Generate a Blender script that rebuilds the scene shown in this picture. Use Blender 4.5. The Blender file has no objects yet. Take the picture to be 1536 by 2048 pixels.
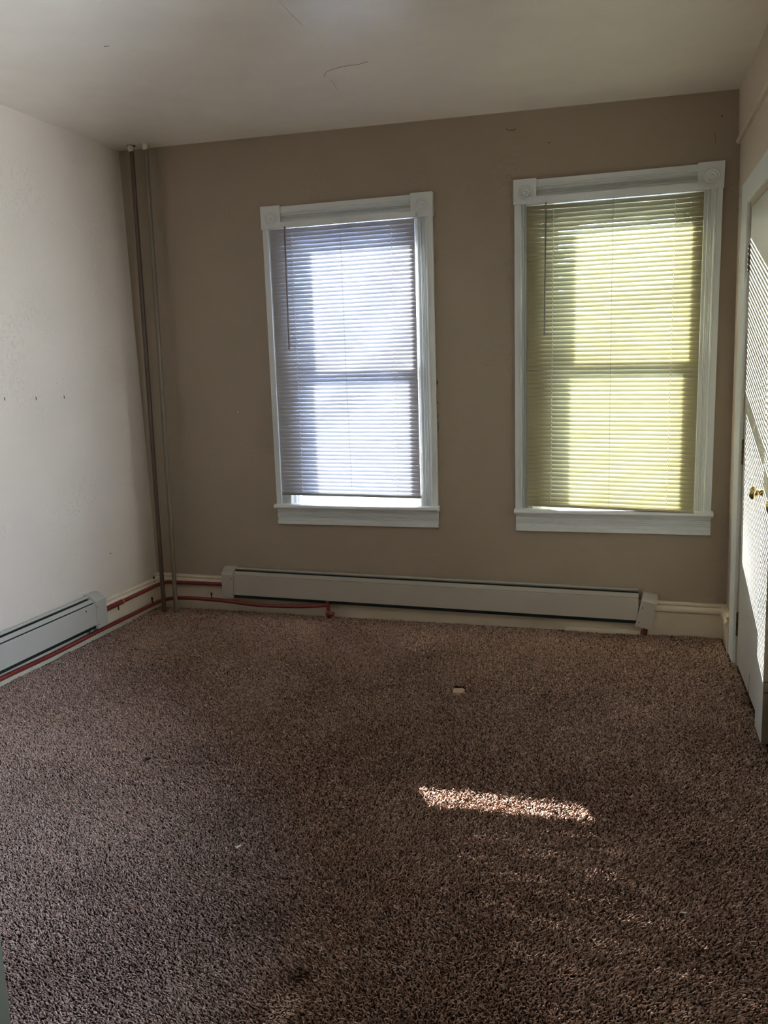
import bpy, math, random
import numpy as np
from mathutils import Vector, Matrix
random.seed(7)
rng = np.random.default_rng(11)
scene = bpy.context.scene
COL = scene.collection

# ---------------------------------------------------------------- camera
cam_data = bpy.data.cameras.new('camera')
cam = bpy.data.objects.new('camera', cam_data); COL.objects.link(cam)
cam_data.sensor_fit = 'VERTICAL'; cam_data.sensor_height = 36.0
cam_data.lens = 1650.735 / 2048 * 36.0
cam_data.clip_start = 0.02; cam_data.clip_end = 500
R_ = (0.96575217, 0.25768892, -0.03031758)
U_ = (-0.01491131, 0.17177363, 0.98502359)
F_ = (-0.25903743, 0.9508366, -0.16973324)
cam.matrix_world = Matrix(((R_[0], U_[0], -F_[0], 2.61484), (R_[1], U_[1], -F_[1], -4.29964),
                           (R_[2], U_[2], -F_[2], 1.38), (0, 0, 0, 1)))
scene.camera = cam

# ---------------------------------------------------------------- light, sky, exposure
SUN_STRENGTH = 24.0
SKY_STRENGTH = 10.0
EXPOSURE = 2.68
scene.view_settings.view_transform = 'Standard'
scene.view_settings.look = 'None'
scene.view_settings.gamma = 1.0
scene.view_settings.use_curve_mapping = False
scene.view_settings.exposure = EXPOSURE

sun_dir = Vector((0.53, -1.0, -0.366)).normalized()       # the way the light travels
sd = bpy.data.lights.new('sun', 'SUN'); sd.energy = SUN_STRENGTH; sd.angle = math.radians(0.3)
sd.color = (1.0, 0.97, 0.93)
sun = bpy.data.objects.new('sun', sd); COL.objects.link(sun)
sun.rotation_euler = sun_dir.to_track_quat('-Z', 'Y').to_euler(); sun.location = (-4, 8, 6)

world = bpy.data.worlds.new('world'); scene.world = world; world.use_nodes = True
wn = world.node_tree.nodes; wl = world.node_tree.links
# bright hazy sky: pale towards the horizon, bluer overhead
wtc = wn.new('ShaderNodeTexCoord'); wsp = wn.new('ShaderNodeSeparateXYZ'); wrp = wn.new('ShaderNodeValToRGB')
wl.new(wtc.outputs['Generated'], wsp.inputs[0]); wl.new(wsp.outputs['Z'], wrp.inputs[0])
we = wrp.color_ramp.elements
we[0].position = 0.0; we[0].color = (0.80, 0.88, 1.0, 1); we[1].position = 0.8; we[1].color = (0.42, 0.62, 1.0, 1)
wl.new(wrp.outputs[0], wn['Background'].inputs[0]); wn['Background'].inputs[1].default_value = SKY_STRENGTH

po = bpy.data.lights.new('added_window_portal', 'AREA'); po.shape = 'RECTANGLE'; po.size = 0.94; po.size_y = 1.15; po.cycles.is_portal = True  # sampling portal for the added window, no light of its own
poo = bpy.data.objects.new('added_window_portal', po); COL.objects.link(poo)
poo.location = (3.28, -3.12, 1.625); poo.rotation_euler = (math.radians(90), 0, math.radians(90))
scene.cycles.use_denoising = True
scene.cycles.max_bounces = 12; scene.cycles.diffuse_bounces = 8; scene.cycles.transparent_max_bounces = 16
scene.cycles.sample_clamp_indirect = 6.0
scene.cycles.caustics_reflective = False; scene.cycles.caustics_refractive = False
scene.cycles.blur_glossy = 1.0

# ---------------------------------------------------------------- materials
def srgb(*c):
    return tuple((v/255/12.92 if v/255 <= 0.04045 else ((v/255+0.055)/1.055)**2.4) for v in c) + (1.0,)

def new_mat(name):
    m = bpy.data.materials.new(name); m.use_nodes = True
    nt = m.node_tree; b = nt.nodes['Principled BSDF']
    return m, nt, b

def paint(name, col, rough=0.5, spec=0.5, var=0.04, bump=0.0, bscale=80.0, bdist=0.002, dirt=None, metallic=0.0, vscale=2.5):
    m, nt, b = new_mat(name)
    N, L = nt.nodes, nt.links
    tc = N.new('ShaderNodeTexCoord')
    nz = N.new('ShaderNodeTexNoise'); nz.inputs['Scale'].default_value = vscale; nz.inputs['Detail'].default_value = 5
    L.new(tc.outputs['Object'], nz.inputs['Vector'])
    mx = N.new('ShaderNodeMix'); mx.data_type = 'RGBA'
    c = col; d = dirt or tuple(max(0, v*(1-var*3)) for v in col[:3]) + (1,)
    mx.inputs[6].default_value = c; mx.inputs[7].default_value = d
    rp = N.new('ShaderNodeMapRange'); rp.inputs[1].default_value = 0.42; rp.inputs[2].default_value = 0.78
    L.new(nz.outputs[0], rp.inputs[0]); L.new(rp.outputs[0], mx.inputs[0])
    L.new(mx.outputs[2], b.inputs['Base Color'])
    b.inputs['Roughness'].default_value = rough
    b.inputs['Specular IOR Level'].default_value = spec
    b.inputs['Metallic'].default_value = metallic
    if bump > 0:
        n2 = N.new('ShaderNodeTexNoise'); n2.inputs['Scale'].default_value = bscale; n2.inputs['Detail'].default_value = 6
        n2.inputs['Roughness'].default_value = 0.6
        L.new(tc.outputs['Object'], n2.inputs['Vector'])
        bp = N.new('ShaderNodeBump'); bp.inputs['Strength'].default_value = bump; bp.inputs['Distance'].default_value = bdist
        L.new(n2.outputs[0], bp.inputs['Height']); L.new(bp.outputs[0], b.inputs['Normal'])
    return m

def plaster(name, col, rough, spec, knock=0.5, wave=0.0):
    """rolled paint over trowelled plaster: fine orange peel, patches of raised strokes, slow undulation"""
    m, nt, b = new_mat(name)
    N, L = nt.nodes, nt.links
    tc = N.new('ShaderNodeTexCoord')
    def noise(s, det=4, r=0.55, dist=0.0):
        n = N.new('ShaderNodeTexNoise'); n.inputs['Scale'].default_value = s; n.inputs['Detail'].default_value = det
        n.inputs['Roughness'].default_value = r; n.inputs['Distortion'].default_value = dist
        L.new(tc.outputs['Object'], n.inputs['Vector']); return n
    def mth(op, a, bb):
        n = N.new('ShaderNodeMath'); n.operation = op
        for i, v in enumerate((a, bb)):
            if isinstance(v, (int, float)): n.inputs[i].default_value = v
            else: L.new(v, n.inputs[i])
        return n.outputs[0]
    def rng_(v, a, bb, c=0.0, d=1.0):
        n = N.new('ShaderNodeMapRange'); n.inputs[1].default_value = a; n.inputs[2].default_value = bb
        n.inputs[3].default_value = c; n.inputs[4].default_value = d
        L.new(v, n.inputs[0]); return n.outputs[0]
    blot = noise(1.7, 4)
    mx = N.new('ShaderNodeMix'); mx.data_type = 'RGBA'
    mx.inputs[6].default_value = col; mx.inputs[7].default_value = tuple(v*0.93 for v in col[:3]) + (1,)
    L.new(rng_(blot.outputs[0], 0.35, 0.7), mx.inputs[0])
    L.new(mx.outputs[2], b.inputs['Base Color'])
    b.inputs['Roughness'].default_value = rough; b.inputs['Specular IOR Level'].default_value = spec
    peel = noise(140, 3)
    strokes = noise(52, 4, 0.55, 0.7)
    patch = rng_(noise(2.6, 3).outputs[0], 0.44, 0.62)
    ridge = mth('MULTIPLY', rng_(strokes.outputs[0], 0.52, 0.70), patch)
    slow = noise(2.2, 2)
    h = mth('ADD', mth('MULTIPLY', peel.outputs[0], 0.0006), mth('MULTIPLY', ridge, 0.0014*knock))
    h = mth('ADD', h, mth('MULTIPLY', slow.outputs[0], 0.004+wave))
    bp = N.new('ShaderNodeBump'); bp.inputs['Strength'].default_value = 1.0; bp.inputs['Distance'].default_value = 1.0
    L.new(h, bp.inputs['Height']); L.new(bp.outputs[0], b.inputs['Normal'])
    return m

M = {}
M['wall'] = plaster('backlit_wall_paint', srgb(160, 146, 128), 0.5, 0.4, 1.1)  # kept darker than the left wall; backlit shade is put into this colour
M['wall_left'] = plaster('pale_wall_paint', srgb(205, 192, 178), 0.5, 0.4, 1.2)
M['ceiling'] = plaster('semi_gloss_ceiling_paint', srgb(242, 234, 224), 0.26, 0.8, 0.1, 0.006)
M['ceiling_ridge'] = paint('ceiling_filler_ridge', srgb(226, 220, 210), 0.35, 0.5, 0.01)
M['trim'] = paint('white_gloss_trim_paint', srgb(218, 222, 222), 0.32, 0.5, 0.02, 0.15, 60, 0.001)
M['sash'] = paint('white_sash_paint', srgb(226, 228, 228), 0.4, 0.5, 0.02, 0.1, 60, 0.001)
M['base'] = paint('cream_baseboard_paint', srgb(214, 201, 178), 0.38, 0.5, 0.06, 0.15, 50, 0.001, srgb(188, 172, 148))
M['edge'] = paint('bare_door_edge', srgb(122, 108, 90), 0.7, 0.3, 0.08, vscale=9)
M['olive'] = paint('drab_olive_trim_paint', srgb(88, 84, 68), 0.5, 0.4, 0.04)
M['door'] = paint('white_door_paint', srgb(198, 196, 189), 0.35, 0.5, 0.02, 0.1, 50, 0.0008)
M['jamb'] = paint('worn_jamb_paint', srgb(186, 178, 164), 0.5, 0.4, 0.1)
M['heater'] = paint('grey_heater_enamel', srgb(174, 168, 157), 0.38, 0.5, 0.03)
M['heater_dark'] = paint('dark_heater_fins', srgb(22, 34, 33), 0.6, 0.3, 0.1)
M['pipe_beige'] = paint('beige_painted_riser', srgb(116, 105, 88), 0.45, 0.5, 0.05)
M['pipe_brown'] = paint('brown_painted_riser', srgb(86, 69, 56), 0.45, 0.5, 0.08)
M['pipe_red'] = paint('dull_red_painted_pipe', srgb(118, 42, 35), 0.42, 0.5, 0.1, 0, 80, 0.002, srgb(92, 28, 24), vscale=14)
M['copper'] = paint('copper_joint', srgb(190, 140, 110), 0.35, 0.5, 0.1, metallic=0.8)
M['black'] = paint('black_metal', srgb(18, 17, 16), 0.5, 0.4, 0.1)
M['hole'] = paint('dark_hole', srgb(10, 8, 7), 0.9, 0.1, 0.0)
M['brass'] = paint('polished_brass', srgb(204, 182, 132), 0.16, 0.5, 0.05, metallic=1.0)
M['old_brass'] = paint('tarnished_hinge_brass', srgb(96, 78, 58), 0.45, 0.5, 0.15, metallic=0.7, vscale=60)
M['plug'] = paint('white_plaster_lump', srgb(206, 202, 188), 0.8, 0.3, 0.05, 0.4, 120, 0.002)
M['backing'] = paint('carpet_backing', srgb(84, 64, 52), 0.95, 0.1, 0.12, 0.5, 300, 0.004)
M['pad'] = paint('pale_carpet_pad', srgb(186, 158, 140), 0.95, 0.1, 0.1)
M['scrap'] = paint('white_scrap', srgb(228, 222, 210), 0.8, 0.2, 0.03)
M['leafbit'] = paint('dry_leaf_bit', srgb(150, 120, 80), 0.8, 0.2, 0.1)
M['orange'] = paint('orange_thread', srgb(196, 96, 40), 0.8, 0.2, 0.1)
M['lintdark'] = paint('dark_fluff', srgb(34, 36, 34), 0.9, 0.1, 0.1)
M['bark'] = paint('bark', srgb(92, 80, 68), 0.9, 0.2, 0.1)
M['bounce_ground'] = paint('whitened_ground', srgb(236, 238, 242), 0.9, 0.1, 0.1, vscale=0.6)  # unseen ground whitened as a reflector, bouncing light up to the ceiling
M['siding'] = paint('outer_siding', srgb(200, 200, 196), 0.7, 0.3, 0.03)
M['cord'] = paint('white_cord', srgb(232, 230, 222), 0.7, 0.2, 0.0)
M['cord_grey'] = paint('grey_lift_cord', srgb(128, 126, 122), 0.7, 0.2, 0.0)
M['wand'] = paint('grey_plastic_wand', srgb(120, 112, 104), 0.25, 0.5, 0.0)

def slat_mat(name, col, trans, tw):
    m, nt, b = new_mat(name)
    N, L = nt.nodes, nt.links
    out = [n for n in N if n.type == 'OUTPUT_MATERIAL'][0]
    b.inputs['Base Color'].default_value = col; b.inputs['Roughness'].default_value = 0.4
    t = N.new('ShaderNodeBsdfTranslucent'); t.inputs[0].default_value = trans
    mx = N.new('ShaderNodeMixShader'); mx.inputs[0].default_value = tw
    L.new(b.outputs[0], mx.inputs[1]); L.new(t.outputs[0], mx.inputs[2]); L.new(mx.outputs[0], out.inputs[0])
    return m
M['slat_white'] = slat_mat('white_vinyl_slat', srgb(214, 213, 218), (0.024, 0.026, 0.034, 1), 0.4)
M['slat_cream'] = slat_mat('cream_vinyl_slat', srgb(196, 188, 152), (0.022, 0.0226, 0.0145, 1), 0.4)
M['rail_white_backlit'] = paint('backlit_white_rail', srgb(124, 125, 121), 0.4, 0.5, 0.0)  # grey for a white rail: backlit shade put into the colour
M['rail_cream_backlit'] = paint('backlit_cream_rail', srgb(150, 143, 120), 0.4, 0.5, 0.0)  # darkened cream, backlit shade painted in here as well

def glass_mat():
    m, nt, b = new_mat('window_glass')
    N, L = nt.nodes, nt.links
    out = [n for n in N if n.type == 'OUTPUT_MATERIAL'][0]
    tr = N.new('ShaderNodeBsdfTransparent'); tr.inputs[0].default_value = (0.94, 0.97, 0.96, 1)
    gl = N.new('ShaderNodeBsdfGlossy'); gl.inputs['Roughness'].default_value = 0.02
    fr = N.new('ShaderNodeFresnel'); fr.inputs[0].default_value = 1.5
    mx = N.new('ShaderNodeMixShader')
    L.new(fr.outputs[0], mx.inputs[0]); L.new(tr.outputs[0], mx.inputs[1]); L.new(gl.outputs[0], mx.inputs[2])
    L.new(mx.outputs[0], out.inputs[0]); N.remove(b)
    return m
M['glass'] = glass_mat()

def carpet_mat():
    m, nt, b = new_mat('brown_shag_yarn')
    N, L = nt.nodes, nt.links
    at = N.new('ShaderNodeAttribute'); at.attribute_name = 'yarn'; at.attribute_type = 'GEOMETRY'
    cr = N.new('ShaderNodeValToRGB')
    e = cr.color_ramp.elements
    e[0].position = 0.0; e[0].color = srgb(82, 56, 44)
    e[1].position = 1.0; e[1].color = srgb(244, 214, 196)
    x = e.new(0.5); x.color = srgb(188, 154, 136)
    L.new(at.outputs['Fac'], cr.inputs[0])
    L.new(cr.outputs[0], b.inputs['Base Color'])
    b.inputs['Roughness'].default_value = 0.9; b.inputs['Specular IOR Level'].default_value = 0.1
    return m
M['carpet'] = carpet_mat()

# ---------------------------------------------------------------- mesh helpers
ANG = math.atan(0.0219)
CA, SA = math.cos(ANG), math.sin(ANG)
def back(a, o, z):      # on the window wall: a along it, o out into the room
    return (3.2 + (a-3.2)*CA - o*SA, -(a-3.2)*SA - o*CA, z)
def left(a, o, z):      # on the left wall: a = world y
    return (-0.022 - 0.014*z + 0.05*a + o, a, z)
def right(a, o, z):     # on the right wall
    return (3.210 - 0.010*z + 0.015*a - o, a, z)
def world_(a, o, z): return (a, o, z)

class MB:
    def __init__(s, fn=world_): s.v = []; s.f = []; s.fn = fn
    def add(s, pts): 
        i = len(s.v); s.v += [s.fn(*p) for p in pts]; return i
    def box(s, a0, a1, o0, o1, z0, z1):
        i = s.add([(a0,o0,z0),(a1,o0,z0),(a1,o1,z0),(a0,o1,z0),(a0,o0,z1),(a1,o0,z1),(a1,o1,z1),(a0,o1,z1)])
        for q in ((0,3,2,1),(4,5,6,7),(0,1,5,4),(1,2,6,5),(2,3,7,6),(3,0,4,7)): s.f.append(tuple(i+k for k in q))
    def extrude(s, ring0, ring1, cap=True):
        n = len(ring0); i = s.add(ring0 + ring1)
        for k in range(n):
            j = (k+1) % n; s.f.append((i+k, i+j, i+n+j, i+n+k))
        if cap: s.f.append(tuple(i+k for k in range(n-1, -1, -1))); s.f.append(tuple(i+n+k for k in range(n)))
    def strip(s, ring0, ring1):
        n = len(ring0); i = s.add(ring0 + ring1)
        for k in range(n-1): s.f.append((i+k, i+k+1, i+n+k+1, i+n+k))
    def tube(s, path, r, n=12, cap=True, mapped=True):
        P = [Vector(s.fn(*p)) if mapped else Vector(p) for p in path]
        rs = r if isinstance(r, (list, tuple)) else [r]*len(P)
        i0 = len(s.v); up = None
        for k, p in enumerate(P):
            t = (P[min(k+1, len(P)-1)] - P[max(k-1, 0)]).normalized()
            if up is None:
                up = Vector((0,0,1)) if abs(t.z) < 0.9 else Vector((1,0,0))
            x = t.cross(up).normalized(); y = x.cross(t).normalized(); up = y
            for j in range(n):
                a = 2*math.pi*j/n
                s.v.append(tuple(p + (x*math.cos(a) + y*math.sin(a))*rs[k]))
        for k in range(len(P)-1):
            for j in range(n):
                j2 = (j+1) % n
                s.f.append((i0+k*n+j, i0+k*n+j2, i0+(k+1)*n+j2, i0+(k+1)*n+j))
        if cap:
            s.f.append(tuple(i0+j for j in range(n-1, -1, -1)))
            e = i0+(len(P)-1)*n; s.f.append(tuple(e+j for j in range(n)))
    def lathe(s, centre, axis, prof, n=20):       # prof: (distance along axis, radius)
        c = Vector(centre); ax = Vector(axis).normalized()
        u = ax.orthogonal().normalized(); w = ax.cross(u)
        i0 = len(s.v)
        for d, r in prof:
            for j in range(n):
                a = 2*math.pi*j/n; s.v.append(tuple(c + ax*d + (u*math.cos(a)+w*math.sin(a))*max(r, 1e-5)))
        for k in range(len(prof)-1):
            for j in range(n):
                j2 = (j+1) % n; s.f.append((i0+k*n+j, i0+k*n+j2, i0+(k+1)*n+j2, i0+(k+1)*n+j))
        s.f.append(tuple(i0+j for j in range(n-1, -1, -1)))
        e = i0+(len(prof)-1)*n; s.f.append(tuple(e+j for j in range(n)))
    def build(s, name, mat, parent=None, smooth=False, bevel=0.0, recalc=True):
        me = bpy.data.meshes.new(name); me.from_pydata(s.v, [], s.f); me.update()
        import bmesh
        if recalc:
            bm = bmesh.new(); bm.from_mesh(me); bmesh.ops.recalc_face_normals(bm, faces=bm.faces); bm.to_mesh(me); bm.free()
        me.materials.append(mat)
        o = bpy.data.objects.new(name, me); COL.objects.link(o)
        if smooth:
            me.polygons.foreach_set('use_smooth', [True]*len(me.polygons))
            me.set_sharp_from_angle(angle=math.radians(38))
        if bevel:
            b = o.modifiers.new('bevel', 'BEVEL'); b.width = bevel; b.segments = 2; b.limit_method = 'ANGLE'; b.angle_limit = math.radians(40)
        if parent is not None:
            o.parent = parent
            p = parent; off = Vector((0,0,0))
            while p is not None: off += p.location; p = p.parent
            o.location = -off
        return o

def empty(name, loc):
    e = bpy.data.objects.new(name, None); e.empty_display_size = 0.05; COL.objects.link(e); e.location = loc; return e
def tag(o, label, cat, group=None, kind=None):
    o['label'] = label; o['category'] = cat
    if group: o['group'] = group
    if kind: o['kind'] = kind
    return o
def struct(o, label=None):
    o['kind'] = 'structure'
    if label: o['label'] = label
    return o

# ================================================================ SETTING
WZ0, WZ1 = 0.632, 2.16
LW = (0.897, 1.652); RW = (2.255, 3.020)
REAR = -5.10     # far wall behind the camera
PART = (1.466, -3.08)     # corner of the partition left of the camera
# floor
m = MB(); m.box(-0.6, 3.4, REAR-0.12, 0.12, -0.25, -0.008)
struct(m.build('floor', M['backing']))
# window wall
m = MB(back)
xs = [-0.3, LW[0], LW[1], RW[0], RW[1], 3.5]; zs = [-0.25, WZ0, WZ1, 2.85]
for i in range(5):
    for j in range(3):
        if j == 1 and i in (1, 3): continue
        m.box(xs[i], xs[i+1], -0.2, 0.0, zs[j], zs[j+1])
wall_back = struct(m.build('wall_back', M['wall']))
# left wall
m = MB(left); m.box(-5.6, 0.15, -0.2, 0.0, -0.25, 2.85)
wall_left = struct(m.build('wall_left', M['wall_left']))
# right wall, with the closet opening; the part over the ledge stands a little proud
DY0, DY1, DZ = -0.385, -1.98, 2.015
m = MB(right)
m.box(DY0, 0.2, -0.12, 0.0, -0.25, 2.355); m.box(-2.65, DY1, -0.12, 0.0, -0.25, 2.355); m.box(REAR-0.02, -3.6, -0.12, 0.0, -0.25, 2.355)
m.box(-3.6, -2.65, -0.12, 0.0, -0.25, 1.05); m.box(-3.6, -2.65, -0.12, 0.0, 2.20, 2.355)
m.box(DY1, DY0, -0.12, 0.0, DZ, 2.355)
struct(m.build('wall_right', M['wall_left']))
m = MB(right)
m.extrude([(0.2,-0.12,2.35),(0.2,0.014,2.35),(0.2,0.020,2.362),(0.2,0.008,2.372),(0.2,0.014,2.85),(0.2,-0.12,2.85)],
          [(REAR,-0.12,2.35),(REAR,0.014,2.35),(REAR,0.020,2.362),(REAR,0.008,2.372),(REAR,0.014,2.85),(REAR,-0.12,2.85)])
struct(m.build('wall_right_upper', M['wall_left']))
# closet behind the doors
m = MB()
m.box(3.33, 3.95, DY0+0.1, DY0+0.2, -0.1, 2.4); m.box(3.33, 3.95, DY1-0.2, DY1-0.1, -0.1, 2.4)
m.box(3.9, 4.0, DY1-0.2, DY0+0.2, -0.1, 2.4); m.box(3.33, 3.95, DY1-0.2, DY0+0.2, 2.4, 2.5); m.box(3.30, 3.95, DY1-0.2, DY0+0.2, -0.1, -0.01)
struct(m.build('wall_closet', M['jamb']))
# ceiling (sags a touch towards the right like the old house it is)
def cz(x): return 2.634 - 0.0157*x
m = MB()
m.add([(-0.6,-5.75,cz(-0.6)),(3.6,-5.75,cz(3.6)),(3.6,0.2,cz(3.6)),(-0.6,0.2,cz(-0.6)),(-0.6,-5.75,2.95),(3.6,-5.75,2.95),(3.6,0.2,2.95),(-0.6,0.2,2.95)])
for q in ((0,3,2,1),(4,5,6,7),(0,1,5,4),(1,2,6,5),(2,3,7,6),(3,0,4,7)): m.f.append(q)
ceiling = struct(m.build('ceiling', M['ceiling']))
# wall behind the camera, and the partition whose corner just enters the picture at the bottom left
m = MB(); m.box(1.2, 3.4, REAR-0.12, REAR, -0.25, 2.8)
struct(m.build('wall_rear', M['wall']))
m = MB(); m.box(-0.6, PART[0]-0.012, REAR-0.12, PART[1], -0.25, 2.8)
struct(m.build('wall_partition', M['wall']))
m = MB(); m.box(PART[0]-0.012, PART[0], PART[1]-0.10, PART[1], -0.008, 2.55)
struct(m.build('trim_1', M['olive'], bevel=0.002), 'corner board on the partition end')

# baseboards
def base_prof(h, t=0.018):
    return [(0,-0.02),(t,-0.02),(t,h-0.056),(t+0.003,h-0.054),(t+0.012,h-0.047),(t+0.014,h-0.038),(t+0.010,h-0.028),(t+0.003,h-0.020),(t+0.004,h-0.016),(t+0.008,h-0.010),(t+0.007,h-0.004),(t+0.002,h),(0,h)]
def run(mb, prof_fn, stops):
    for (a0, h0), (a1, h1) in zip(stops[:-1], stops[1:]):
        mb.extrude([(a0, o, z) for o, z in prof_fn(h0)], [(a1, o, z) for o, z in prof_fn(h1)])
m = MB(back); run(m, base_prof, [(-0.05, 0.206), (3.25, 0.170)])
struct(m.build('baseboard_back', M['base'], smooth=True))
m = MB(left); run(m, base_prof, [(0.07, 0.184), (PART[1], 0.184)])
struct(m.build('baseboard_left', M['base'], smooth=True))
m = MB(right); run(m, base_prof, [(0.02, 0.168), (-0.22, 0.168)]); run(m, base_prof, [(-2.1, 0.168), (REAR, 0.168)])
struct(m.build('baseboard_right', M['base'], smooth=True))

# ---------------------------------------------------------------- windows
CW = 0.095
CPROF = [(0,0),(0,.018),(.026,.018),(.029,.024),(.034,.024),(.038,.013),(.044,.013),(.0465,.020),(.049,.020),(.0515,.013),(.0535,.020),(.056,.020),(.0585,.013),(.0605,.020),(.063,.020),(.066,.013),(.074,.013),(.078,.022),(.090,.022),(.095,.017),(.095,0)]
def rosette(mb, cx, czz, o0):
    c = back(cx, o0, czz); ax = Vector(back(0,1,0)) - Vector(back(0,0,0))
    mb.lathe(c, ax, [(-0.004,0.036),(0.002,0.036),(0.004,0.034),(0.001,0.030),(0.001,0.024),(0.005,0.021),(0.002,0.016),(0.002,0.010),(0.006,0.006),(0.007,0.001)], 28)

def window(n, X0, X1, outer0, outer1, zb, ztop, stool, apron, glass, locks):
    """X0..X1 clear opening, outer0..outer1 casing; zb block bottom, ztop block top"""
    w = empty('window_%d' % n, back((X0+X1)/2, 0, WZ0)); struct(w)
    T = M['trim']
    for s in (0, 1):
        m = MB(back)
        e = outer0 if s == 0 else outer1; sg = 1 if s == 0 else -1
        r0 = [(e+sg*u, o, stool[1]) for u, o in CPROF]; r1 = [(e+sg*u, o, zb+0.002) for u, o in CPROF]
        m.extrude(r0, r1); m.build('side_casing', T, w)
        m = MB(back)
        bx0, bx1 = (outer0-0.004, outer0+0.108) if s == 0 else (outer1-0.112, outer1+0.004)
        m.box(bx0, bx1, 0, 0.027, zb, ztop); o = m.build('corner_block', T, w, bevel=0.0015)
        m = MB(back); rosette(m, (bx0+bx1)/2+0.003, (zb+ztop)/2-0.006, 0.0265); m.build('rosette', T, o, smooth=True)
    m = MB(back)
    a0, a1 = outer0+0.108, outer1-0.112; zt = ztop-0.006
    m.extrude([(a0, o, zt-u) for u, o in CPROF], [(a1, o, zt-u) for u, o in CPROF]); m.build('head_casing', T, w)
    # stool with rounded nose
    m = MB(back); z0, z1 = stool
    pr = [(-0.05, z0),(0.050, z0),(0.058, z0+0.004),(0.062, z0+0.012),(0.058, z1-0.003),(0.050, z1),(-0.05, z1)]
    m.extrude([(outer0-0.002+0.0, o, z) for o, z in pr], [(outer1+0.008, o, z) for o, z in pr])
    m.build('stool', T, w, smooth=True)
    # apron
    m = MB(back); h0, h1 = apron; sc = (h1-h0)/0.095
    AP = [(0,0),(0,.02),(.020,.02),(.026,.014),(.036,.014),(.040,.022),(.046,.022),(.049,.014),(.052,.021),(.057,.021),(.060,.014),(.064,.021),(.068,.021),(.071,.013),(.082,.013),(.087,.022),(.112,.020),(.118,.008),(.120,.0)]
    k = (h1-h0)/0.120
    m.extrude([(outer0+0.003, o, h1-u*k) for u, o in AP], [(outer1, o, h1-u*k) for u, o in AP]); m.build('apron', T, w)
    # jamb lining and sill
    m = MB(back); d = -0.2
    m.box(X0, X0+0.02, d, 0.0, stool[1]-0.01, WZ1); m.box(X1-0.02, X1, d, 0.0, stool[1]-0.01, WZ1); m.box(X0, X1, d, 0.0, WZ1-0.02, WZ1)
    for e0, e1 in ((X0+0.02, X0+0.034), (X1-0.034, X1-0.02)):
        m.box(e0, e1, -0.04, -0.012, stool[1], WZ1-0.02); m.box(e0, e1, -0.2, -0.125, stool[1]-0.01, WZ1-0.02)
    m.box(X0+0.034, X1-0.034, -0.2, -0.125, WZ1-0.045, WZ1-0.02)
    m.build('jamb', M['sash'], w)
    m = MB(back)
    m.extrude([(X0, -0.045, z0-0.02), (X0, -0.045, z1-0.001), (X0, -0.24, z1-0.028), (X0, -0.24, z0-0.045)],
              [(X1, -0.045, z0-0.02), (X1, -0.045, z1-0.001), (X1, -0.24, z1-0.028), (X1, -0.24, z0-0.045)]); m.build('sill', M['sash'], w)
    g0, g1, gz0, gz1 = glass
    def sash(y0, y1, z0_, z1_, gb, gt, nm):
        m = MB(back)
        m.box(X0+0.034, g0, -y1, -y0, z0_, z1_); m.box(g1, X1-0.034, -y1, -y0, z0_, z1_)
        m.box(g0, g1, -y1, -y0, z0_, gb); m.box(g0, g1, -y1, -y0, gt, z1_)
        s = m.build(nm, M['sash'], w, bevel=0.002)
        m = MB(back); yc = (y0+y1)/2; m.box(g0-0.004, g1+0.004, -yc-0.0015, -yc+0.0015, gb-0.004, gt+0.004)
        m.build('pane', M['glass'], s)
        return s
    sash(0.042, 0.078, stool[1]-0.004, 1.405, gz0, 1.362, 'lower_sash')
    sash(0.084, 0.118, 1.398, WZ1-0.02, 1.432, gz1, 'upper_sash')
    for lx in locks:
        m = MB(back); m.box(lx-0.028, lx+0.028, -0.078, -0.048, 1.405, 1.410); m.box(lx-0.022, lx+0.026, -0.072, -0.060, 1.410, 1.422)
        m.build('sash_lock', M['rail_white_backlit'], w, bevel=0.002)
    return w
window(1, LW[0], LW[1], 0.802, 1.742, 2.143, 2.262, (0.620, 0.646), (0.523, 0.620), (0.994, 1.553, 0.694, 2.068), (1.13, 1.34))
window(2, RW[0], RW[1], 2.158, 3.118, 2.161, 2.279, (0.616, 0.643), (0.518, 0.616), (2.364, 2.914, 0.694, 2.076), (2.50, 2.72))

# added unseen window in the right wall: fill light for the left wall
w3 = empty('window_3', right(-3.125, 0, 1.05)); struct(w3)
m = MB(right)
for y0, y1, z0, z1 in ((-3.70, -3.60, 0.95, 2.30), (-2.65, -2.55, 0.95, 2.30), (-3.60, -2.65, 2.20, 2.30), (-3.60, -2.65, 0.95, 1.05)):
    m.box(y0, y1, 0.0, 0.018, z0, z1)
m.build('casing', M['trim'], w3, bevel=0.002)
m = MB(right)
for y0, y1, z0, z1 in ((-3.60, -3.56, 1.05, 2.20), (-2.69, -2.65, 1.05, 2.20), (-3.56, -2.69, 2.16, 2.20), (-3.56, -2.69, 1.05, 1.09), (-3.56, -2.69, 1.60, 1.64)):
    m.box(y0, y1, -0.09, -0.05, z0, z1)
s3 = m.build('sash', M['sash'], w3, bevel=0.002)
m = MB(right); m.box(-3.57, -2.68, -0.072, -0.069, 1.08, 2.17); m.build('pane', M['glass'], s3)

# ---------------------------------------------------------------- closet doors
m = MB(right)
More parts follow.
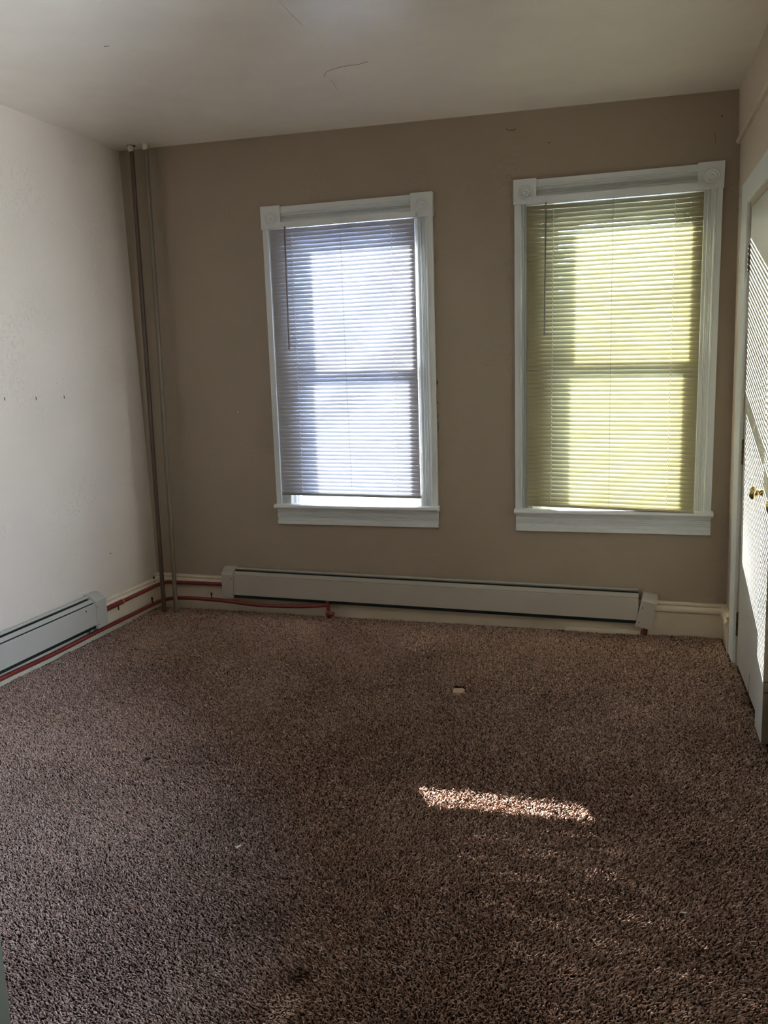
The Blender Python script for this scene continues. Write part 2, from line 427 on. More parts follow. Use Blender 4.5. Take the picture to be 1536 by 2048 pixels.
# casing: narrow side board, wide head
m.box(-0.375, -0.225, 0.0, 0.014, -0.01, 2.125)
m.box(DY1-0.10, -0.375, 0.0, 0.014, 2.025, 2.125)
m.box(DY1-0.12, DY1, 0.0, 0.014, -0.01, 2.125)
struct(m.build('trim_2', M['trim'], bevel=0.003), 'closet door casing')
m = MB(right)
m.box(-0.395, -0.375, -0.12, 0.002, -0.01, 2.025); m.box(DY1, -0.375, -0.12, -0.002, 2.003, 2.025); m.box(DY1-0.0, DY1+0.02, -0.12, 0.0, -0.01, 2.025)
m.box(-0.425, -0.395, -0.06, -0.028, -0.01, 2.0)
struct(m.build('trim_3', M['jamb']), 'closet door jamb')

def door(n, y0, y1, o1, th, z0=0.012, z1=1.998):
    d = empty('door_%d' % n, right((y0+y1)/2, 0, 0)); struct(d)
    m = MB(right); m.box(y1, y0, o1-th, o1, z0, z1); m.build('leaf', M['door'], d, bevel=0.0015)
    return d
def knob(d, y, o, z, shaft=0.03):
    c = right(y, o, z); ax = Vector((-1, 0, 0))
    m = MB(); m.lathe(c, ax, [(0,0.017),(0.004,0.017),(0.006,0.012),(0.010,0.0105),(0.012,0.012),(0.014,0.0105),(0.018,0.012),(0.0195,0.010),
                             (0.022,0.010),(0.025,0.017),(0.029,0.0230),(0.035,0.0265),(0.041,0.0265),(0.046,0.0230),(0.050,0.015),(0.0515,0.006),(0.052,0.0005)], 28)
    m.build('knob', M['brass'], d, smooth=True)
d1 = door(1, -0.428, -1.092, 0.0, 0.032)
knob(d1, -0.985, 0.0, 0.884)
m = MB(right); m.box(-0.80, -0.796, -0.0005, 0.0006, 0.012, 0.10); m.build('score_mark', M['hole'], d1)
for z in (1.742, 0.925, 0.142):
    m = MB(right)
    m.box(-0.427, -0.398, -0.008, -0.004, z, z+0.105)
    for k in range(5):
        zz = z + k*0.021
        m.tube([(-0.412, 0.001, zz+0.0008), (-0.412, 0.001, zz+0.0202)], 0.0062 if k % 2 == 0 else 0.0056, 10)
    m.tube([(-0.412, 0.001, z-0.004), (-0.412, 0.001, z)], 0.004, 8); m.tube([(-0.412, 0.001, z+0.105), (-0.412, 0.001, z+0.109)], 0.004, 8)
    m.build('hinge', M['old_brass'], d1)
d2 = door(2, -1.096, -1.245, 0.020, 0.035, 0.004)
m = MB(right); m.box(-1.2462, -1.2451, -0.013, 0.0185, 0.006, 1.996); m.build('edge_band', M['edge'], d2)
m = MB(right)
for z in (0.196, 0.236):
    m.box(-1.2470, -1.2455, -0.012, 0.016, z, z+0.004)
m.box(-1.2470, -1.2455, -0.014, -0.010, 0.196, 0.24)
m.build('hinge_mortise', M['lintdark'], d2)
d3 = door(3, -1.30, -1.955, 0.0, 0.032)
knob(d3, -1.365, 0.0, 0.895)

# ================================================================ BLINDS
def blind(label, x0, x1, zt, zb0, zb1, theta, pitch, smat, rmat, hx0, hx1, hz, cords, lift, wandx, wandz, off=0.048):
    root = empty('window_blind', back((x0+x1)/2, off, zb1)); tag(root, label, 'window blind')
    m = MB(back)                                                     # head rail: an upturned channel
    for o0, o1, za, zb in ((0.030, 0.031, hz[0], hz[1]), (0.062, 0.0632, hz[0], hz[1]), (0.030, 0.0632, hz[0], hz[0]+0.0012)):
        m.box(hx0, hx1, o0, o1, za, zb)
    m.box(hx0, hx0+0.002, 0.030, 0.0632, hz[0], hz[1]); m.box(hx1-0.002, hx1, 0.030, 0.0632, hz[0], hz[1])
    m.build('head_rail', M['trim'], root)
    # slats
    n = int(round((zt - (zb0+zb1)/2 - 0.024) / pitch)); m = MB(back)
    th = math.radians(theta); w = 0.0255; crown = 0.0016; NS = 10
    for k in range(n+1):
        f = k/n
        jit = random.gauss(0, 0.6)
        t = math.radians(theta + jit)
        rings = []
        for q in range(NS+1):
            g = q/NS; x = x0 + (x1-x0)*g
            zc = zt - 0.010 - f*(zt - 0.010 - (zb0+(zb1-zb0)*g) - 0.020) + 0.0004*math.sin(q*1.3+k*2.1)
            ring = []
            for s in range(7):
                u = (s/6-0.5)*w; c = crown*(1-(2*u/w)**2)
                # room-side edge is the low one
                ring.append((x, off + u*math.cos(t) + c*math.sin(t), zc - u*math.sin(t) + c*math.cos(t)))
            rings.append(ring)
        for a, b in zip(rings[:-1], rings[1:]): m.strip(a, b)
    m.build('slats', smat, root, smooth=True, recalc=False)
    # bottom rail
    m = MB(back)
    pr = [(off-0.012, 0.0),(off+0.012, 0.0),(off+0.0135, 0.005),(off+0.011, 0.014),(off-0.011, 0.016),(off-0.0135, 0.006)]
    m.extrude([(x0-0.001, o, zb0+z) for o, z in pr], [(x1+0.001, o, zb1+z) for o, z in pr]); m.build('bottom_rail', rmat, root, bevel=0.001)
    for ct, cb in cords:                                            # ladder cords weave past each slat edge
        m = MB(back); path = []
        for k in range(n+1):
            f = k/n; g = (ct-x0)/(x1-x0); x = ct+(cb-ct)*f
            zc = zt - 0.010 - f*(zt - 0.010 - (zb0+(zb1-zb0)*g) - 0.020)
            path.append((x, off + 0.5*w*math.cos(th)+0.0022, zc-0.5*w*math.sin(th)))
            if k < n: path.append((x+0.0012, off + 0.5*w*math.cos(th)-0.0042, zc-0.5*w*math.sin(th)-pitch*0.55))
        m.tube(path, 0.0011, 5); m.build('ladder_cord', M['cord'], root)
    m = MB(back); m.tube([(lift[0], off+0.014, hz[0]), ((lift[0]+lift[1])/2-0.003, off+0.0145, 1.4), (lift[1], off+0.016, zb1+0.03)], 0.0009, 6); m.build('lift_cord', M['cord_grey'], root)
    m = MB(back); m.tube([(wandx[0], off+0.022, hz[0]+0.004), (wandx[1], off+0.026, wandz)], 0.0042, 6)
    m.tube([(wandx[0], off+0.012, hz[0]+0.008), (wandx[0], off+0.022, hz[0]+0.004)], 0.002, 6)
    m.build('wand', M['wand'], root)
    return root
blind('white slatted mini blind on the left window', 0.858, 1.655, 2.134, 0.703, 0.693, 71, 0.0213, M['slat_white'], M['rail_white_backlit'],
      0.858, 1.662, (2.138, 2.166), [(0.983, 0.979), (1.533, 1.526)], (1.259, 1.273), (0.952, 0.947), 1.504)
blind('cream slatted mini blind on the right window beside the closet doors', 2.222, 3.034, 2.144, 0.663, 0.638, 63.5, 0.0217, M['slat_cream'], M['rail_cream_backlit'],
      2.222, 3.038, (2.149, 2.184), [(2.351, 2.343), (2.911, 2.906)], (2.631, 2.633), (2.317, 2.311), 1.523)

# ================================================================ HEATERS
def heater(label, fn, a0, a1, zl, zr, gap, group='hot water baseboard heaters'):
    """zl, zr: height of the underside at a0 and a1"""
    L_ = abs(a1-a0); root = empty('baseboard_heater', fn((a0+a1)/2, 0.03, 0)); tag(root, label, 'heater', group)
    H = 0.178
    def sweep(pts, nm, mat, a_0=a0, a_1=a1, par=root, bevel=0.0):
        m = MB(fn)
        z_0 = zl + (zr-zl)*(a_0-a0)/(a1-a0); z_1 = zl + (zr-zl)*(a_1-a0)/(a1-a0)
        m.extrude([(a_0, o, z_0+z) for o, z in pts], [(a_1, o, z_1+z) for o, z in pts])
        return m.build(nm, mat, par, bevel=bevel)
    sweep([(0.018,0.0),(0.0205,0.0),(0.0205,H-0.012),(0.028,H-0.006),(0.031,H-0.008),(0.032,H-0.006),(0.029,H-0.002),(0.018,H)], 'back_panel', M['heater'])
    sweep([(0.0405,H-0.022),(0.042,H-0.018),(0.0660-gap,H-0.033+gap/2),(0.0655-gap,H-0.037+gap/2)], 'damper', M['heater'])
    sweep([(0.0665,0.026),(0.070,0.024),(0.070,H-0.040),(0.067,H-0.0375),(0.0645,H-0.038),(0.0645,H-0.040),(0.0665,H-0.042)], 'front_panel', M['heater'])
    sweep([(0.022,0.004),(0.060,0.004),(0.060,0.030),(0.060,0.10),(0.022,0.10)], 'fin_element', M['heater_dark'])
    sweep([(0.0205,H-0.016),(0.0385,H-0.020),(0.0645,H-0.042),(0.0645,H-0.048),(0.0205,H-0.040)], 'fin_cover', M['heater_dark'])
    return root
def cap_pts(h=0.176, d=0.074):
    pts = [(0.0, 0.0), (d, 0.0), (d, h-0.042)]
    pts += [(d, h-0.034), (d-0.004, h-0.029), (0.032, h-0.002), (0.026, h), (0.0, h)]
    return pts

h1 = heater('long grey baseboard heater under the two windows', back, 0.50, 2.785, 0.0845, 0.0575, 0.0)
m = MB(back); m.extrude([(0.449, o, 0.088+z) for o, z in cap_pts()], [(0.521, o, 0.088+z) for o, z in cap_pts()])
c = m.build('end_cap', M['heater'], h1, smooth=True)
for z in (0.112, 0.205):
    m = MB(back); m.lathe(back(0.512, 0.0738, z), Vector(back(0,1,0))-Vector(back(0,0,0)), [(0,0.003),(0.0012,0.0028),(0.0016,0.001)], 10)
    m.build('screw', M['lintdark'], c)
# loose right-hand cap, leaning to the left at its foot
def tilt(a, z, a0, z0, deg):
    t = math.radians(deg); da, dz = a-a0, z-z0
    return a0 + da*math.cos(t) + dz*math.sin(t), z0 - da*math.sin(t) + dz*math.cos(t)
m = MB(back)
def capring(a):
    out = []
    for o, z in cap_pts(0.172, 0.076):
        A, Z = tilt(a, 0.052+z, 2.775, 0.052, 11.5); out.append((A, o, Z))
    return out
m.extrude(capring(2.772), capring(2.848)); c = m.build('end_cap', M['heater'], h1, smooth=True)
for a, z in ((2.785, 0.075), (2.785, 0.155)):
    A, Z = tilt(a, z, 2.775, 0.052, 11.5)
    m = MB(back); m.lathe(back(A, 0.0756, Z), Vector(back(0,1,0))-Vector(back(0,0,0)), [(0,0.003),(0.0012,0.0028),(0.0016,0.001)], 10)
    m.build('screw', M['lintdark'], c)
for a, z in ((0.61, 0.226), (0.92, 0.221), (1.055, 0.216), (2.555, 0.181), (2.53, 0.184)):
    m = MB(back); m.lathe(back(a, 0.0688, z-0.006), Vector(back(0,1,0))-Vector(back(0,0,0)), [(0,0.0035),(0.0006,0.0030)], 7)
    m.build('paint_chip', M['lintdark'], h1)

h2 = heater('short grey baseboard heater on the left wall beside the red pipes', left, -2.9, -0.62, 0.060, 0.068, 0.006)
m = MB(left); m.extrude([(-0.622, o, 0.068+z) for o, z in cap_pts(0.182)], [(-0.536, o, 0.068+z) for o, z in cap_pts(0.182)])
c = m.build('end_cap', M['heater'], h2, smooth=True)
for z in (0.090, 0.186):
    m = MB(left); m.lathe(left(-0.612, 0.0738, z), Vector((1,0,0)), [(0,0.003),(0.0012,0.0028),(0.0016,0.001)], 10)
    m.build('screw', M['lintdark'], c)
m = MB(left); m.lathe(left(-0.70, 0.0698, 0.186), Vector((1,0,0)), [(0,0.0045),(0.001,0.004)], 8)
m.build('screw', M['lintdark'], h2)

# ================================================================ PIPES
def riser(label, top, bot, mat, r, group=None):
    root = empty('riser_pipe', (bot[0], bot[1], 0)); tag(root, label, 'pipe', 'heating risers in the corner')
    m = MB(); m.tube([bot, tuple((Vector(bot)+Vector(top))/2), top], r, 16); m.build('pipe', mat, root, smooth=True)
    c = Vector(top)
    m = MB(); m.lathe((c.x, c.y, c.z-0.001), Vector((0,0,1)), [(0,0.024),(0.002,0.023)], 9)
    m.build('ceiling_hole', M['hole'], root)
    m = MB(); m.lathe((c.x-0.002, c.y-0.004, c.z-0.034), Vector((0,0,1)), [(0,0.008),(0.006,0.0145),(0.02,0.016),(0.034,0.015)], 9)
    m.build('plaster_lump', M['plug'], root)
riser('dark brown painted riser pipe nearest the corner', (0.072, -0.005, cz(0)-0.001), (0.087, -0.065, -0.008), M['pipe_brown'], 0.0125)
riser('taupe painted riser pipe standing to the right of the dark one', (0.163, -0.010, cz(0)-0.001), (0.172, -0.075, -0.008), M['pipe_beige'], 0.0128)

def bend(path, n=5, r=0.03):
    out = [Vector(path[0])]
    for a, b, c in zip(path[:-2], path[1:-1], path[2:]):
        a, b, c = Vector(a), Vector(b), Vector(c)
        d1 = (a-b); d2 = (c-b); rr = min(r, d1.length*0.45, d2.length*0.45)
        p0 = b + d1.normalized()*rr; p1 = b + d2.normalized()*rr
        for k in range(n+1):
            t = k/n; out.append((1-t)**2*p0 + 2*t*(1-t)*b + t*t*p1)
    out.append(Vector(path[-1])); return [tuple(p) for p in out]
def clip(parent, p, up=True, s=0.012):
    m = MB(); x, y, z = p
    m.tube([(x, y, z-0.014), (x, y, z+0.020)], 0.0035, 6, mapped=False); m.tube([(x, y, z+0.014), (x, y, z+0.026)], 0.0055, 6, mapped=False)
    m.build('pipe_clip', M['black'], parent)

up = empty('heating_pipe', left(-0.3, 0.045, 0)); tag(up, 'upper red heating pipe running round the corner between the two heaters', 'pipe')
P = bend([left(-0.55, 0.045, 0.140), left(-0.02, 0.045, 0.148), back(0.06, 0.045, 0.160), back(0.46, 0.045, 0.162)], 5, 0.03)
m = MB(); m.tube(P, 0.0112, 12, mapped=False); m.build('pipe', M['pipe_red'], up, smooth=True)
m = MB(); m.tube([left(-0.55, 0.045, 0.140), left(-0.372, 0.045, 0.1427)], 0.0142, 12, mapped=False); m.build('coupling', M['pipe_red'], up, smooth=True)
m = MB(); m.tube([left(-0.370, 0.045, 0.1427), left(-0.350, 0.045, 0.143)], 0.0150, 12, mapped=False); m.build('copper_ring', M['copper'], up, smooth=True)
clip(up, left(-0.39, 0.040, 0.116)); clip(up, left(0.0, 0.02, 0.170))

lo = empty('heating_pipe', left(-0.7, 0.08, 0)); tag(lo, 'lower red heating pipe sagging along the carpet edge past both heaters', 'pipe')
pts = [left(-2.8, 0.05, 0.046), left(-1.9, 0.055, 0.047), left(-1.32, 0.055, 0.047), left(-0.95, 0.050, 0.040), left(-0.62, 0.050, 0.045), left(-0.30, 0.048, 0.045), left(-0.06, 0.05, 0.047), back(0.08, 0.065, 0.060),
       back(0.22, 0.085, 0.078), back(0.44, 0.086, 0.075), back(0.70, 0.090, 0.060), back(0.94, 0.085, 0.064), back(1.10, 0.080, 0.078)]
cv = [Vector(p) for p in pts]; sm = []
for i in range(len(cv)-1):
    p0, p1, p2, p3 = cv[max(i-1,0)], cv[i], cv[i+1], cv[min(i+2, len(cv)-1)]
    for k in range(6):
        t = k/6; sm.append(tuple(0.5*((2*p1)+(-p0+p2)*t+(2*p0-5*p1+4*p2-p3)*t*t+(-p0+3*p1-3*p2+p3)*t**3)))
sm.append(tuple(cv[-1]))
m = MB(); m.tube(sm, 0.0112, 12, mapped=False); m.build('pipe', M['pipe_red'], lo, smooth=True)
clip(lo, left(-0.06, 0.035, 0.058)); clip(lo, back(0.375, 0.07, 0.088)); clip(lo, left(-0.66, 0.045, 0.050))
m = MB(); m.tube([back(1.105, 0.075, 0.10), back(1.11, 0.075, 0.0)], 0.010, 10, mapped=False)
m.tube([back(1.115, 0.085, 0.030), back(1.14, 0.090, 0.028)], 0.012, 10, mapped=False); m.tube([back(1.10, 0.088, 0.034), back(1.145, 0.088, 0.030)], 0.014, 8, mapped=False)
m.build('floor_fitting', M['pipe_red'], lo, smooth=True)
st = MB(back); st.tube([(2.822, 0.052, -0.008), (2.822, 0.052, 0.12)], 0.0112, 12)
tag(st.build('pipe_stub', M['pipe_red'], smooth=True), 'short red pipe stub rising from the carpet into the crooked right end cap', 'pipe')
# loose strip of wood under the right end of the heater
m = MB(back); m.box(2.42, 2.80, 0.018, 0.046, -0.008, 0.020)
tag(m.build('wood_strip', M['base'], bevel=0.002), 'thin painted wood strip on the floor under the right end of the long heater', 'trim piece')

# ================================================================ SMALL WALL MARKS
def mark(parent, fn, a, z, ra, rz, nm='nail_hole', mat='hole', o=0.0002):
    m = MB(fn); n = 9
    r0 = [(a+ra*math.cos(2*math.pi*k/n)*random.uniform(.7,1.1), o, z+rz*math.sin(2*math.pi*k/n)*random.uniform(.8,1.1)) for k in range(n)]
    r1 = [(p[0], o+0.0006, p[2]) for p in r0]
    m.extrude(r0, r1); m.build(nm, M[mat], parent)
def on_left(px, py):      # a mark measured on the photograph, laid on the left wall
    d = Vector(F_) + Vector(R_)*((px-768)/1650.735) - Vector(U_)*((py-1024)/1650.735); o = Vector((2.61484, -4.29964, 1.38))
    t = (-0.022 - 0.014*o.z + 0.05*o.y - o.x)/(d.x + 0.014*d.z - 0.05*d.y); p = o + d*t
    return p.y, p.z
for px, py in ((9, 798), (72, 797), (128, 794)):
    y, z = on_left(px, py); mark(wall_left, left, y, z, 0.003, 0.010)
for px, py, q in ((221, 1107, .004), (113, 767, .002), (210, 702, .002), (151, 1109, .002)):
    y, z = on_left(px, py); mark(wall_left, left, y, z, q, q*.8)
for a, z in ((2.325, 2.44), (3.103, 2.477)): mark(wall_back, back, a, z, 0.004, 0.0025)
for (a, z, ra, rz) in ((1.7465, 1.305, .0025, .014), (1.7475, 1.20, .002, .006), (1.748, 1.13, .002, .008), (1.748, 1.07, .0015, .03)):
    mark(wall_back, back, a, z, ra, rz, 'caulk_gap')
def scratch(parent, pts, w, mat, nm):
    m = MB(); m.tube(pts, w, 5, mapped=False); m.build(nm, M[mat], parent)
scratch(wall_back, [back(2.115,.0008,2.525), back(2.13,.0008,2.517), back(2.15,.0008,2.515), back(2.165,.0008,2.518)], 0.0012, 'lintdark', 'paint_hair')
scratch(wall_back, [back(3.072,.0008,2.41), back(3.078,.0008,2.39), back(3.08,.0008,2.36)], 0.0010, 'pipe_brown', 'paint_hair')
m = MB(back); m.lathe(back(0.583, 0.0, 1.168), Vector((0,-1,0)), [(0,0.004),(0.004,0.0035),(0.006,0.001)], 10); m.build('nail_head', M['plug'], wall_back, smooth=True)

# ================================================================ CARPET
def vnoise(x, y, s, seed):
    r = np.random.default_rng(seed); G = r.random((256, 256))
    u = x*s; v = y*s; i = np.floor(u).astype(int); j = np.floor(v).astype(int); fu = u-i; fv = v-j
    fu = fu*fu*(3-2*fu); fv = fv*fv*(3-2*fv); i %= 256; j %= 256; i1 = (i+1) % 256; j1 = (j+1) % 256
    return (G[i, j]*(1-fu)+G[i1, j]*fu)*(1-fv) + (G[i, j1]*(1-fu)+G[i1, j1]*fu)*fv

def carpet():
    XS, YS = [], []
    for ya, yb, sp in ((REAR+0.03, -3.2, 0.012), (-3.2, -2.0, 0.0047), (-2.0, -1.0, 0.0056), (-1.0, 0.08, 0.0066)):
        gx = np.arange(-0.22, 3.24, sp); gy = np.arange(ya, yb, sp*0.9)
        X, Y = np.meshgrid(gx, gy); X = X.ravel(); Y = Y.ravel()
        X = X + rng.uniform(-.45, .45, X.shape)*sp; Y = Y + rng.uniform(-.45, .45, X.shape)*sp
        XS.append(X); YS.append(Y)
    X = np.concatenate(XS); Y = np.concatenate(YS)
    # stay inside the walls, ragged along the back and the left
    ywall = 0.07 - 0.0219*X
    rag = vnoise(X, Y*0, 25, 3)*0.020 + vnoise(X, Y*0, 80, 4)*0.008
    keep = (Y < ywall - 0.024 - np.where((X > 0.9) & (X < 2.75), rag+0.004, 0.006)) & (Y > REAR + 0.02) & ((X > PART[0] + 0.004) | (Y > PART[1] + 0.006))
    ragl = vnoise(Y, Y*0, 14, 5)*0.022
    keep &= (X > -0.001 + 0.05*Y + np.where(Y < -0.1, ragl*0.8+0.004, 0.0))
    keep &= X < (3.205 + 0.015*Y - np.where(Y > -0.22, 0.024, np.where(Y > -0.38, 0.02, np.where(Y < -1.95, 0.024, 0.0))))
    for hx, hy, hr, hq in ((2.012, -0.940, 0.030, 0.044),):
        keep &= ~((np.abs(X-hx)/hr)**2.5 + (np.abs(Y-hy)/hq)**2.5 < 1)
    # seams and creases: cuts in the pile
    def seg(x0, y0, x1, y1, w):
        dx, dy = x1-x0, y1-y0; L2 = dx*dx+dy*dy
        t = np.clip(((X-x0)*dx+(Y-y0)*dy)/L2, 0, 1)
        wob = (vnoise(X, Y, 30, 9)-.5)*0.010
        return np.hypot(X-x0-t*dx, Y-y0-t*dy+wob) < w
    for s in ((0.03, -0.715, 0.34, -0.712, 0.0042), (0.05, -0.165, 0.39, -0.155, 0.0032), (2.80, -1.955, 3.18, -1.985, 0.0028)):
        keep &= ~seg(*s)
    X = X[keep]; Y = Y[keep]; n = len(X)
    print('tufts', n)
    # pile lie: slow field plus per-tuft scatter
    ang = -1.2 + (vnoise(X, Y, 1.9, 21)-.5)*1.8 + (vnoise(X, Y, 7.0, 22)-.5)*1.4
    mag = 0.0030 + 0.0022*vnoise(X, Y, 5.0, 23)
    lx = np.cos(ang)*mag + rng.normal(0, .0052, n); ly = np.sin(ang)*mag + rng.normal(0, .0030, n)
    clump = vnoise(X, Y, 70, 31)
    h = 0.0095 + 0.006*clump + rng.uniform(-.002, .0025, n) - 0.002*vnoise(X, Y, 3.0, 33)
    bald = np.exp(-(((X-1.945)/.032)**2+((Y+2.80)/.06)**2)**1.5); h *= 1-0.55*bald
    r = np.where(Y > -1.0, 0.0032, np.where(Y > -2.0, 0.0026, np.where(Y > -3.2, 0.0021, 0.006))) * rng.uniform(.8, 1.2, n)
    z0 = -0.0085
    rot = rng.uniform(0, 2.1, n)
    V = np.zeros((n, 8, 3), np.float32)
    for k in range(3):
        a = rot + k*2.0944
        V[:, k, 0] = X + 0.7*r*np.cos(a); V[:, k, 1] = Y + 0.7*r*np.sin(a); V[:, k, 2] = z0
        a2 = a + 0.6
        V[:, 3+k, 0] = X + lx*0.45 + r*np.cos(a2); V[:, 3+k, 1] = Y + ly*0.45 + r*np.sin(a2); V[:, 3+k, 2] = z0 + h*0.62
    V[:, 6, 0] = X + lx + 0.45*r*np.cos(rot); V[:, 6, 1] = Y + ly + .45*r*np.sin(rot); V[:, 6, 2] = z0 + h
    V[:, 7, 0] = X + lx - 0.45*r*np.cos(rot); V[:, 7, 1] = Y + ly - .45*r*np.sin(rot); V[:, 7, 2] = z0 + h*0.96
    tri = np.array([[0,1,4],[0,4,3],[1,2,5],[1,5,4],[2,0,3],[2,3,5],[3,4,6],[4,7,6],[4,5,7],[5,3,7],[3,6,7]], np.int32)
    F = (np.arange(n, dtype=np.int32)[:, None, None]*8 + tri[None]).reshape(-1, 3)
    me = bpy.data.meshes.new('carpet')
    me.vertices.add(n*8); me.vertices.foreach_set('co', V.ravel())
    me.loops.add(F.size); me.loops.foreach_set('vertex_index', F.ravel())
    me.polygons.add(len(F)); me.polygons.foreach_set('loop_start', np.arange(0, F.size, 3, dtype=np.int32))
    me.polygons.foreach_set('loop_total', np.full(len(F), 3, np.int32))
    me.polygons.foreach_set('use_smooth', np.ones(len(F), bool))
    me.update(calc_edges=True)
    at = me.attributes.new('yarn', 'FLOAT', 'POINT')
    c = np.clip(rng.normal(.45, .16, n) + (vnoise(X, Y, 4, 41)-.5)*.12, 0, 1)
    # a few worn and soiled places
    for sx, sy, sr, dv in ((1.35, -2.85, .10, -.14), (1.80, -2.55, .06, -.14), (1.62, -2.35, .05, -.10), (1.945, -2.715, .035, -.40), (2.3, -2.3, .05, -.10)):
        c += dv*np.exp(-((X-sx)**2+(Y-sy)**2)/(sr*sr))
    c += 0.4*bald
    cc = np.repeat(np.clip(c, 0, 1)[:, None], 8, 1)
    cc[:, 6:] += .10; cc[:, :3] -= .45; cc[:, 3:6] -= .06  # roots darkened, tips lightened: shade between the tufts put into the colour
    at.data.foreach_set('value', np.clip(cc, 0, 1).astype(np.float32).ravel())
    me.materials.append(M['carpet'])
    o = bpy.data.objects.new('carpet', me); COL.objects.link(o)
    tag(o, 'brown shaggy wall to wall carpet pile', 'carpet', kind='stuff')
carpet()
# what shows through the cuts in the carpet
m = MB(); pr = random.Random(3)
rim = [(2.012 + .027*math.copysign(abs(math.cos(k*.449))**.6, math.cos(k*.449))*pr.uniform(.85, 1.05), -.942 + .031*math.copysign(abs(math.sin(k*.449))**.6, math.sin(k*.449))*pr.uniform(.85, 1.05)) for k in range(14)]
m.extrude([(x, y, -0.0085) for x, y in rim], [(x, y, -0.0025 + pr.uniform(0, .002)) for x, y in rim])
tag(m.build('carpet_pad', M['pad']), 'small square of pale pad showing in the hole near the middle of the carpet', 'carpet pad')
m = MB(); m.box(1.988, 2.036, -0.911, -0.897, -0.0085, 0.0005)
m.build('black_edge', M['hole'], bpy.data.objects['carpet_pad'])  # flat black bar along the far edge of the hole


# ================================================================ LITTER ON THE CARPET
def litter(name, label, x, y, sx, sy, mat, hz=0.004, ang=0.0, cat='debris'):
    m = MB(); n = 9; pts = []
    ca, sa = math.cos(ang), math.sin(ang)
    for k in range(n):
        a = 2*math.pi*k/n; q = random.uniform(.65, 1.1); u, v = sx*q*math.cos(a), sy*q*math.sin(a)
        pts.append((x+u*ca-v*sa, y+u*sa+v*ca, 0.006+random.uniform(0, hz)))
    top = [(px*.8+x*.2, py*.8+y*.2, z+0.0025) for px, py, z in pts]
    m.extrude(pts, top); o = m.build(name, M[mat]); return tag(o, label, cat)
def px_floor(px, py):     # measured on the photograph, laid on the carpet
    d = Vector(F_) + Vector(R_)*((px-768)/1650.735) - Vector(U_)*((py-1024)/1650.735); o = Vector((2.61484, -4.29964, 1.38))
    p = o + d*((0.006-o.z)/d.z); return p.x, p.y
LITTER = [
    ('paper_scrap', 'white crumpled scrap on the carpet left of the sun patch', (476, 1695), .011, .006, 'scrap', .010, .8),
    ('seed_shell', 'pale oval shell lying in the carpet below the white scrap', (545, 1842), .0045, .009, 'leafbit', .004, .2),
    ('paper_scrap', 'small white sliver on the carpet right of and below the sun patch', (1367, 1827), .010, .003, 'scrap', .003, .1),
    ('paper_scrap', 'tiny white fleck on the carpet to the right of the pale hole', (1065, 1366), .006, .0025, 'scrap', .003, -.5),
    ('plaster_crumb', 'white crumb on the carpet near the corner pipes', (336, 1232), .008, .006, 'plug', .008, .2),
    ('lint_tuft', 'dark fluff tuft on the left half of the carpet', (296, 1519), .014, .008, 'lintdark', .006, .3),
    ('lint_tuft', 'dark fluff speck on the carpet left of the sun patch top', (700, 1602), .008, .005, 'lintdark', .004, .3),
    ('thread_bit', 'tiny orange thread on the carpet left of the sun patch', (640, 1566), .004, .003, 'orange', .003, .9),
    ('plaster_crumb', 'tiny pale crumb on the carpet left of the pale hole', (545, 1407), .005, .003, 'plug', .003, .2),
    ('plaster_crumb', 'tiny pale crumb on the carpet just above the sun patch', (848, 1516), .004, .003, 'plug', .003, .2),
    ('plaster_crumb', 'tiny white crumb on the carpet at the bottom left', (190, 2027), .004, .002, 'scrap', .003, .2),
]
for nm, lab, (px, py), *rest in LITTER:
    x, y = px_floor(px, py); litter(nm, lab, x, y, *rest)

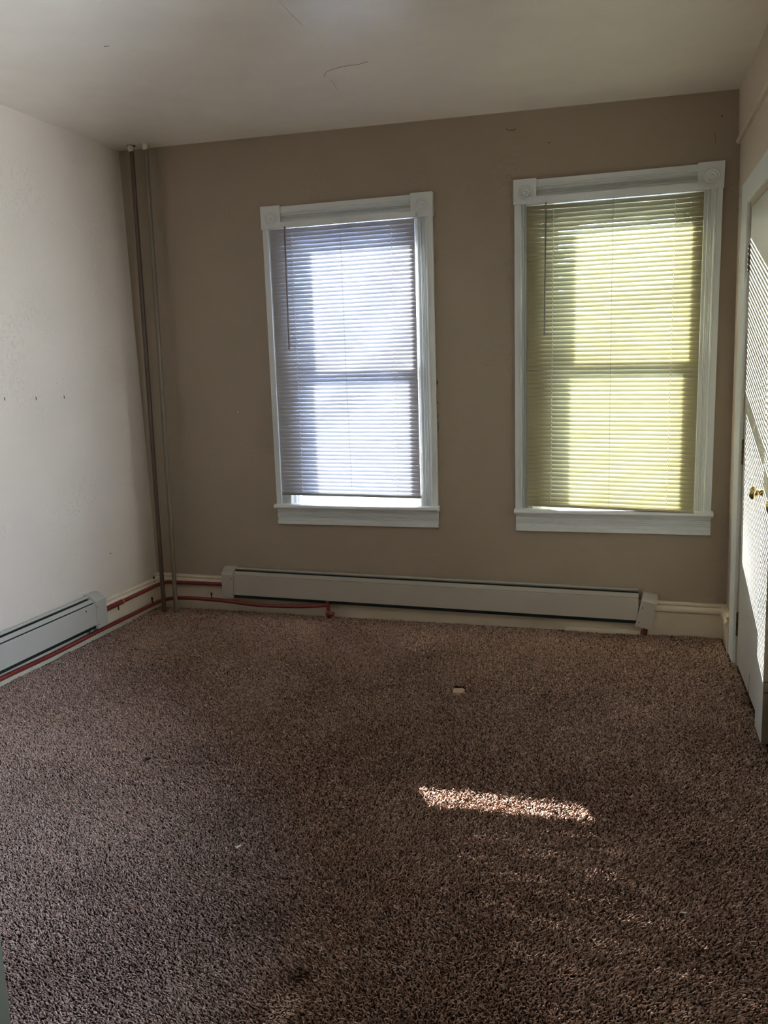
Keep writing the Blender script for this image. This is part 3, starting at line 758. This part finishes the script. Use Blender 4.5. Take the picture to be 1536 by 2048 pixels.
# ================================================================ CEILING CRACKS
def px_ceil(px, py):      # measured on the photograph, laid on the ceiling plane
    d = Vector(F_) + Vector(R_)*((px-768)/1650.735) - Vector(U_)*((py-1024)/1650.735); o = Vector((2.61484, -4.29964, 1.38))
    t = (2.634 - 0.0157*o.x - o.z)/(d.z + 0.0157*d.x); p = o + d*t
    return (p.x, p.y, p.z-0.0004)
def crack(pts, w, mat, nm='crack'):
    m = MB(); m.tube([px_ceil(*p) for p in pts], w, 5, mapped=False); m.build(nm, M[mat], ceiling)
crack([(648,154),(649,149),(654,143),(664,139),(678,135),(696,131),(716,129),(735,123)], 0.0011, 'pipe_beige')
crack([(553,-4),(562,8),(574,20),(585,31),(597,42),(606,52)], 0.0016, 'ceiling_ridge', 'plaster_ridge')
crack([(662,160),(668,168),(674,178)], 0.0007, 'pipe_beige')
crack([(208,93),(213,92),(218,92)], 0.0012, 'lintdark', 'paint_chip')

# ================================================================ OUTSIDE
m = MB(); m.box(-40, 45, 0.5, 80, -3.4, -3.2)
struct(m.build('ground', M['bounce_ground']))
def tree(bx, by, zbase, h, seed, lab, lean=(0,0), spread=1.0):
    r = random.Random(seed); m = MB(); cnt = [0]
    def grow(p, d, length, rad, lvl):
        if rad < 0.005 or lvl > 6: return
        n = 4; path = [tuple(p)]; rs = [rad]; q = Vector(p); dd = Vector(d)
        for k in range(n):
            dd = (dd + Vector((r.gauss(0,.10), r.gauss(0,.10), r.gauss(.03,.06)))).normalized()
            q = q + dd*length/n; path.append(tuple(q)); rs.append(rad*(1-.38*(k+1)/n))
        m.tube(path, rs, 6 if rad > .03 else 4, cap=False, mapped=False); cnt[0] += 1
        for k in range(r.choice((2, 3, 3)) if lvl else 5):
            i = r.randint(2, n); az = r.uniform(0, 2*math.pi); tiltv = r.uniform(.35, .9)*spread
            ax = dd.orthogonal().normalized(); ax.rotate(Matrix.Rotation(az, 3, dd))
            nd = (dd*math.cos(tiltv) + ax*math.sin(tiltv)).normalized()
            grow(Vector(path[i]), nd, length*r.uniform(.62, .85), rs[i]*r.uniform(.55, .8), lvl+1)
    grow(Vector((bx, by, zbase)), Vector((lean[0], lean[1], 1)).normalized(), h, .13, 0)
    tag(m.build('bare_tree', M['bark'], recalc=False), lab, 'tree')
    print('branches', cnt[0])
tree(-14.0, 24.0, -3.2, 9.5, 5, 'bare branched tree outside beyond the left window', (.05, 0), 1.0)
tree(-10.6, 26.0, -3.2, 10.0, 12, 'bare branched tree outside beyond the right window', (-.05, 0), 1.0)
